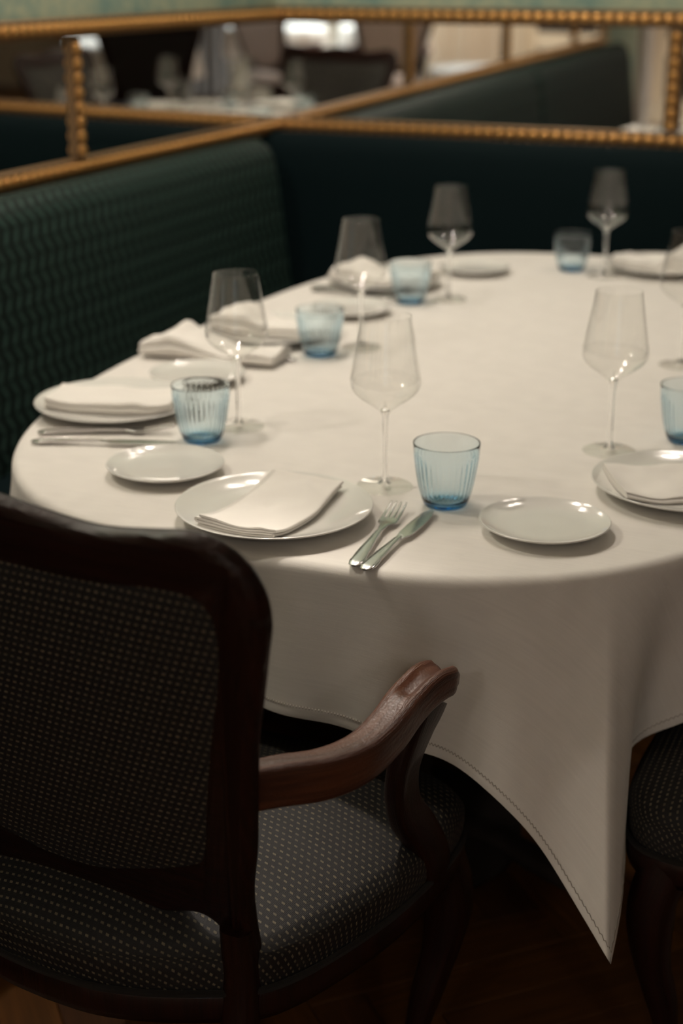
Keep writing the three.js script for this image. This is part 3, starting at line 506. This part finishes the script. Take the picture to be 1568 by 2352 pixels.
// ribbed tumbler in pale blue glass
const tumblerG = (() => {
  const out = spline2([[0.0245, 0.0], [0.0275, 0.0015], [0.0305, 0.007], [0.0345, 0.02], [0.039, 0.042], [0.0425, 0.066], [0.044, 0.085]], 26), inn = spline2([[0.0426, 0.0855], [0.0408, 0.066], [0.0373, 0.042], [0.033, 0.021], [0.029, 0.0105], [0.022, 0.0056], [0.0001, 0.0046]], 28);
  const prof = [[0.0001, 0.0015], [0.018, 0.0012], ...out, [0.0437, 0.0862], [0.0429, 0.0863], ...inn], M = 34 * 6;
  return gridMesh(M, prof.length - 1, (i, j) => {
    const a = (i / M) * Math.PI * 2, [r, y] = prof[j], isIn = j > out.length + 2, amp = isIn ? 0.00042 * smooth(y, 0.014, 0.024) * (1 - smooth(y, 0.062, 0.074)) : 0.0002 * smooth(y, 0.01, 0.02) * (1 - smooth(y, 0.066, 0.076));
    const R = r + amp * Math.cos(a * 34) * (isIn ? -1 : 1); return [R * Math.cos(a), y, R * Math.sin(a), a, y];
  }, true);
})();
const tumblers = [], glasses = [];
function tumbler(x, z, label, group, y = Y) { const o = shade(new THREE.Mesh(tumblerG, blueGlass)); o.name = numbered('water_tumbler'); o.position.set(x, y, z); o.rotation.y = x * 9; o.userData = { label, category: 'tumbler' }; if (group) o.userData.group = group; scene.add(o); }
function wineGlass(x, z, label, group, y = Y) { dup(glassProto, 'wine_glass', label, 'wine glass', [x, y, z], x * 7, group); }
// folded napkin: one sheet folded back and forth, swept along its length
function napkinGeometry(L, W, layers, puffAmount, s, peak = 0) {
  const th = 0.0029, pitch = 0.0038, path = [];
  for (let k = 0; k < layers; k++) {
    const y = th / 2 + k * pitch, inset = 0.0015 * Math.sin(k * 2.1 + s), x0 = -W / 2 + inset + 0.002 * k * 0.4, x1 = W / 2 - inset;
    const n = 14; for (let i = 0; i <= n; i++) { const f = i / n, x = k % 2 ? lerp(x1, x0, f) : lerp(x0, x1, f); path.push([x, y]); }
    if (k < layers - 1) { const cx = k % 2 ? x0 : x1, dir = k % 2 ? -1 : 1; for (let i = 1; i < 6; i++) { const a = -Math.PI / 2 + (i / 6) * Math.PI; path.push([cx + dir * Math.cos(a) * pitch * 0.55, y + pitch / 2 + Math.sin(a) * pitch / 2]); } }
  }
  const P = path.length, nrm = path.map((_, i) => { const a = path[Math.max(0, i - 1)], b = path[Math.min(P - 1, i + 1)], l = Math.hypot(b[0] - a[0], b[1] - a[1]) || 1; return [-(b[1] - a[1]) / l, (b[0] - a[0]) / l]; });
  const ring = []; for (let i = 0; i < P; i++) ring.push([path[i][0] + nrm[i][0] * th / 2, path[i][1] + nrm[i][1] * th / 2]); for (let i = P - 1; i >= 0; i--) ring.push([path[i][0] - nrm[i][0] * th / 2, path[i][1] - nrm[i][1] * th / 2]);
  const top = layers * pitch, n = 36, M = ring.length;
  const bend = (x, y, z) => {
    const e = 0.0035 * Math.sin(z * 38 + s) * Math.abs(x / (W / 2)), lift = Math.max(0, y - 0.001) / top;
    const wave = (noiseP(x * 26 + s * 3 + 50, z * 20 + s + 50, 9999, 5) - 0.5) * 0.005 * puffAmount + (noiseP(x * 60 + 90, z * 48 + s + 90, 9999, 6) - 0.5) * 0.0016;
    const pk = peak * Math.exp(-Math.pow((z + L * 0.27) / (L * 0.16), 2)) * (0.6 + 0.5 * (noiseP(z * 45 + s + 30, x * 30 + 30, 9999, 7)));
    const onPlate = W > 0.09 ? 0.0105 * smooth(Math.hypot(x, z), 0.075, 0.13) : 0; return [x + e, onPlate + Math.max(0.0002, y + lift * (wave * 1.6 + pk) - 0.002 * lift * smooth(Math.abs(x), W * 0.3, W * 0.5)), z];
  };
  const g = gridMesh(M, n, (i, k) => { const z = (k / n - 0.5) * L, q = ring[i % M], p = bend(q[0], q[1], z); return [p[0], p[1], p[2], p[0] + (i > P ? 0.3 : 0), p[2]]; }, true);
  const list = [g];
  for (const k of [0, 1]) { const z = (k - 0.5) * L; list.push(gridMesh(P - 1, 1, (i, j) => { const q = ring[k ? (j ? i : M - 1 - i) : (j ? M - 1 - i : i)], p = bend(q[0], q[1], z); return [p[0], p[1], p[2], p[0], p[1]]; })); }
  return merge(list);
}
function napkin(x, y, z, turn, g, label) { const o = shade(new THREE.Mesh(g, napkinMat)); o.name = numbered('napkin'); o.position.set(x, y, z); o.rotation.y = turn; o.userData = { label, category: 'napkin' }; scene.add(o); return o; }
// cutlery lies along -z from its handle end at the origin
const handleG = (L) => sweep([V(0, 0.0035, 0), V(0, 0.0042, -0.02), V(0, 0.005, -0.05), V(0, 0.0058, -L * 0.8), V(0, 0.0062, -L)], superSec(keyed([[0, 0.006], [0.03, 0.015], [0.12, 0.019], [0.4, 0.014], [0.85, 0.0075], [1, 0.007]]), keyed([[0, 0.002], [0.1, 0.004], [1, 0.005]]), 2.6), { n: 30, m: 16 });
function ridges(L) { return [-1, 1].map((s) => sweep([V(s * 0.0068, 0.0058, -0.012), V(s * 0.0066, 0.0068, -0.04), V(s * 0.0042, 0.0075, -L * 0.7), V(s * 0.003, 0.0078, -L * 0.95)], superSec(0.0016, 0.0016, 2), { n: 14, m: 6 })); }
function makeFork(label, pos, turn) {
  const t = thing('dinner_fork', label, 'fork', pos, turn), L = 0.115;
  part('handle', merge([handleG(L), ...ridges(L)]), steel, t);
  part('neck', sweep([V(0, 0.0062, -L + 0.004), V(0, 0.0064, -0.135), V(0, 0.0052, -0.148), V(0, 0.0054, -0.162)], superSec(keyed([[0, 0.007], [0.4, 0.011], [0.75, 0.025], [1, 0.0255]]), keyed([[0, 0.005], [0.5, 0.003], [1, 0.0024]]), 3), { n: 20, m: 16 }), steel, t);
  for (const k of [-1.5, -0.5, 0.5, 1.5]) part('tine', sweep([V(k * 0.0067, 0.0054, -0.16), V(k * 0.0067, 0.0075, -0.18), V(k * 0.0066, 0.0125, -0.207)], superSec(keyed([[0, 0.0045], [0.8, 0.0034], [1, 0.0015]]), 0.0022, 2.6), { n: 12, m: 8 }), steel, t);
  return t;
}
function makeKnife(label, pos, turn) {
  const t = thing('dinner_knife', label, 'knife', pos, turn), L = 0.108;
  part('handle', merge([handleG(L), ...ridges(L)]), steel, t);
  const s = new THREE.Shape([[0.0045, 0.104], [0.0052, 0.112], [0.0095, 0.122], [0.0105, 0.16], [0.009, 0.19], [0.004, 0.212], [-0.001, 0.219], [-0.006, 0.2], [-0.0075, 0.16], [-0.0065, 0.125], [-0.0045, 0.112], [-0.0042, 0.104]].map((p) => new THREE.Vector2(...p)));
  const g = new THREE.ExtrudeGeometry(s, { depth: 0.0008, bevelEnabled: true, bevelSize: 0.0008, bevelThickness: 0.0006, bevelSegments: 2 }); g.rotateX(-Math.PI / 2).translate(0, 0.0054, 0);
  part('blade', toCreasedNormals(g, 0.5), steel, t);
  return t;
}
// heading: the direction in which the tip points, from handle end (x0, z0) to tip (x1, z1)
const heading = (x0, z0, x1, z1) => Math.atan2(-(x1 - x0), -(z1 - z0));

// setting at the near end, in front of the armchair
plate(false, 1.115, 2.358, 'large white plate at the near end of the table in front of the carved armchair');
napkin(1.115, Y + 0.0085, 2.362, rad(-1), napkinGeometry(0.198, 0.106, 4, 0.8, 1.3), 'white folded napkin on the large plate in front of the carved armchair');
makeFork('silver dinner fork beside the knife, right of the nearest large plate', [1.275, Y, 2.477], heading(1.277, 2.477, 1.254, 2.257));
makeKnife('silver dinner knife lying right of the fork near the table front edge', [1.291, Y, 2.483], heading(1.291, 2.483, 1.297, 2.27));
tumbler(1.301, 2.225, 'pale blue ribbed tumbler behind the fork and knife at the near end');
wineGlass(1.201, 2.19, 'tall clear wine glass behind the large plate at the near end');
plate(true, 1.448, 2.268, 'small white side plate near the table front, right of the nearest tumbler');
// left side, nearest setting
plate(false, 0.672, 2.018, 'large white plate by the left table edge with a napkin, nearest on the banquette side');
napkin(0.672, Y + 0.0085, 2.018, rad(107), napkinGeometry(0.2, 0.1, 5, 1.5, 4.1), 'white folded napkin on the nearest large plate of the banquette side');
makeKnife('silver dinner knife at the left table edge, in front of the banquette-side plate', [0.646, Y, 2.215], heading(0.646, 2.215, 0.86, 2.14));
makeFork('silver dinner fork at the left table edge, tines over the knife', [0.628, Y + 0.0, 2.172], heading(0.628, 2.172, 0.79, 2.098));
tumbler(0.872, 2.1, 'pale blue ribbed tumbler behind the left side plate, nearest on the banquette side');
wineGlass(0.891, 2.016, 'clear wine glass beside the nearest banquette-side tumbler');
plate(true, 0.898, 2.257, 'small white side plate just left of the nearest large plate');
plate(true, 0.704, 1.803, 'small white side plate behind the nearest banquette-side plate, below a loose napkin');
// left side, middle
napkin(0.66, Y + 0.006, 1.655, rad(93), napkinGeometry(0.26, 0.085, 5, 2.2, 2.2, 0.03), 'white napkin lying on the cloth, a knife end showing, behind the nearest banquette-side wine glass');
makeKnife('silver dinner knife under the loose napkin, only its handle end showing', [0.805, Y, 1.62], heading(0.805, 1.62, 0.62, 1.61));
plate(false, 0.688, 1.465, 'large white plate in the middle of the banquette side, under a peaked napkin');
napkin(0.688, Y + 0.0085, 1.465, rad(98), napkinGeometry(0.225, 0.1, 5, 2.2, 6.7, 0.034), 'white peaked napkin on the middle plate of the banquette side');
tumbler(0.826, 1.56, 'pale blue ribbed tumbler in the middle of the banquette side');
wineGlass(0.874, 1.482, 'clear wine glass in the middle of the banquette side, behind the middle tumbler');
plate(true, 0.745, 1.222, 'small white side plate beyond the middle banquette-side plate');
// left side, far
plate(false, 0.705, 0.934, 'large white plate at the far end of the banquette side, under a napkin');
napkin(0.705, Y + 0.0085, 0.934, rad(98), napkinGeometry(0.22, 0.1, 5, 2.4, 9.1, 0.03), 'white rumpled napkin on the far plate of the banquette side');
makeKnife('silver dinner knife beside the far banquette-side plate', [0.58, Y, 1.05], heading(0.58, 1.05, 0.76, 1.08));
makeFork('silver dinner fork beside the far banquette-side plate', [0.565, Y, 1.02], heading(0.565, 1.02, 0.74, 1.05));
tumbler(0.82, 1.078, 'pale blue ribbed tumbler by the farthest banquette-side plate');
wineGlass(0.885, 1.02, 'clear wine glass behind the farthest banquette-side tumbler');
plate(true, 0.842, 0.715, 'small white side plate near the far left corner of the table');
// far end
plate(false, 1.235, 0.53, 'large white plate at the far end of the table with a napkin');
napkin(1.235, Y + 0.0085, 0.53, rad(260), napkinGeometry(0.2, 0.11, 5, 2.4, 3.4, 0.035), 'white rumpled napkin on the plate at the far end');
tumbler(1.041, 0.6, 'pale blue ribbed tumbler at the far end of the table');
wineGlass(1.128, 0.64, 'clear wine glass at the far end of the table beside the tumbler');
// right side
wineGlass(1.446, 1.915, 'clear wine glass standing alone right of the table middle');
wineGlass(1.447, 1.379, 'clear wine glass at the right edge of the frame, half cut off');
tumbler(1.54, 1.818, 'pale blue ribbed tumbler at the right edge of the frame');
plate(false, 1.585, 2.055, 'large white plate at the right edge of the frame with a napkin');
napkin(1.585, Y + 0.0085, 2.055, rad(-62), napkinGeometry(0.2, 0.12, 3, 1.4, 5.5), 'white napkin on the plate at the right edge of the frame');

// ------------------------------------------------------------------ the rest of the dining room, seen in the mirrors
function clothTable(name, x, z, R, label, hang = 0.24) {
  const t = thing('round_table', 'round table under ' + label, 'table', [x, 0, z]);
  part('table_top', lathe([[0, 0.715], [R - 0.01, 0.715], [R, 0.72], [R, 0.738], [R - 0.006, 0.744], [0, 0.744]], 64), darkWood, t);
  part('pedestal', lathe([[0, 0.0], [0.26, 0.0], [0.26, 0.02], [0.08, 0.07], [0.05, 0.2], [0.07, 0.35], [0.05, 0.6], [0.12, 0.7], [0, 0.714]], 32), darkWood, t);
  const N = 160, c = gridMesh(N, 30, (i, j) => { const a = (i / N) * Math.PI * 2, k = Math.min(1, j / 12); if (j <= 12) return [R * 1.004 * k * Math.cos(a), 0.749, -R * 1.004 * k * Math.sin(a), R * k * Math.cos(a), R * k * Math.sin(a)]; const q = ((j - 12) / 18) * hang, w = R * 1.004 + 0.01 * Math.min(1, (j - 12) / 3) + q * 0.1 + 0.05 * q * Math.sin(a * 14 + 1) + 0.04 * q * Math.sin(a * 9); return [w * Math.cos(a), 0.747 - q, -w * Math.sin(a), (R + q) * Math.cos(a), (R + q) * Math.sin(a)]; }, true);
  const m = shade(new THREE.Mesh(c, clothMat)); m.name = numbered('tablecloth'); m.position.set(x, 0.0, z); m.userData = { label, category: 'tablecloth' }; scene.add(m);
}
clothTable('round_table', 3.7, 7.75, 0.42, 'white cloth of the round table between the far chairs, in the mirror');
clothTable('round_table', 2.95, 8.3, 0.38, 'white cloth of the round table by the beige curtain, in the mirror');
clothTable('round_table', 3.85, 5.65, 0.46, 'white cloth of the round table behind the black chair, in the mirror');
clothTable('round_table', 0.9, 4.78, 0.34, 'white cloth of the small table past the end of the left banquette');
const CH = [[2.36, 6.95, 12, 'brown upholstered armchair before the beige curtain, in the mirror'], [3.35, 6.75, 160, 'brown upholstered armchair between the round tables, in the mirror']];
const brownChair = makeChair('armchair', CH[0][3], 'armchair', true, brownFabricMat, [CH[0][0], 0, CH[0][1]], rad(CH[0][2]));
for (const [x, z, a, l] of CH.slice(1)) dup(brownChair, 'armchair', l, 'armchair', [x, 0, z], rad(a));
makeChair('side_chair', 'black leather side chair in front of the far round table, in the mirror', 'chair', false, blackMat, [2.95, 0, 4.35], rad(-150));
function curtain(x0, x1, z, m, label) {
  const n = Math.round((x1 - x0) / 0.006), f = (s) => gridMesh(n, 1, (i, j) => { const x = lerp(x0, x1, i / n), w = 0.03 * Math.sin(x * 62) + 0.012 * Math.sin(x * 23); return [x, j ? 2.5 : 0.03, z + w + s * 0.002, x, j]; });
  const o = thing('curtain', label, 'curtain'); part('cloth', merge([f(-1), f(1)]), m, o); part('rail', new THREE.CylinderGeometry(0.014, 0.014, x1 - x0 + 0.1, 16).rotateZ(Math.PI / 2).translate((x0 + x1) / 2, 2.52, z), brass, o);
}
curtain(4.72, 5.2, 8.88, curtainMat, 'grey pleated curtain between two far windows');
curtain(3.78, 4.12, 8.88, curtainMat, 'grey pleated curtain beside the widest far window');
curtain(2.1, 2.85, 8.88, curtainLight, 'beige pleated curtain next to the cream door');
{
  const t = thing('cabinet', 'tall black cabinet against the far wall, seen in the mirror', 'cabinet', [5.9, 0, 8.75]);
  part('body', box(0.72, 2.0, 0.4, 0, 1.02, 0, 0.008), blackMat, t);
  for (const s of [-1, 1]) { const d = part('door', box(0.35, 1.9, 0.02, s * 0.178, 1.03, -0.212, 0.004), blackMat, t); part('knob', new THREE.SphereGeometry(0.014, 12, 8).translate(s * 0.03, 1.05, -0.232), brass, d); }
  part('plinth', box(0.68, 0.02, 0.36, 0, 0.01, 0), blackMat, t);
}
renderer.render(scene, camera);
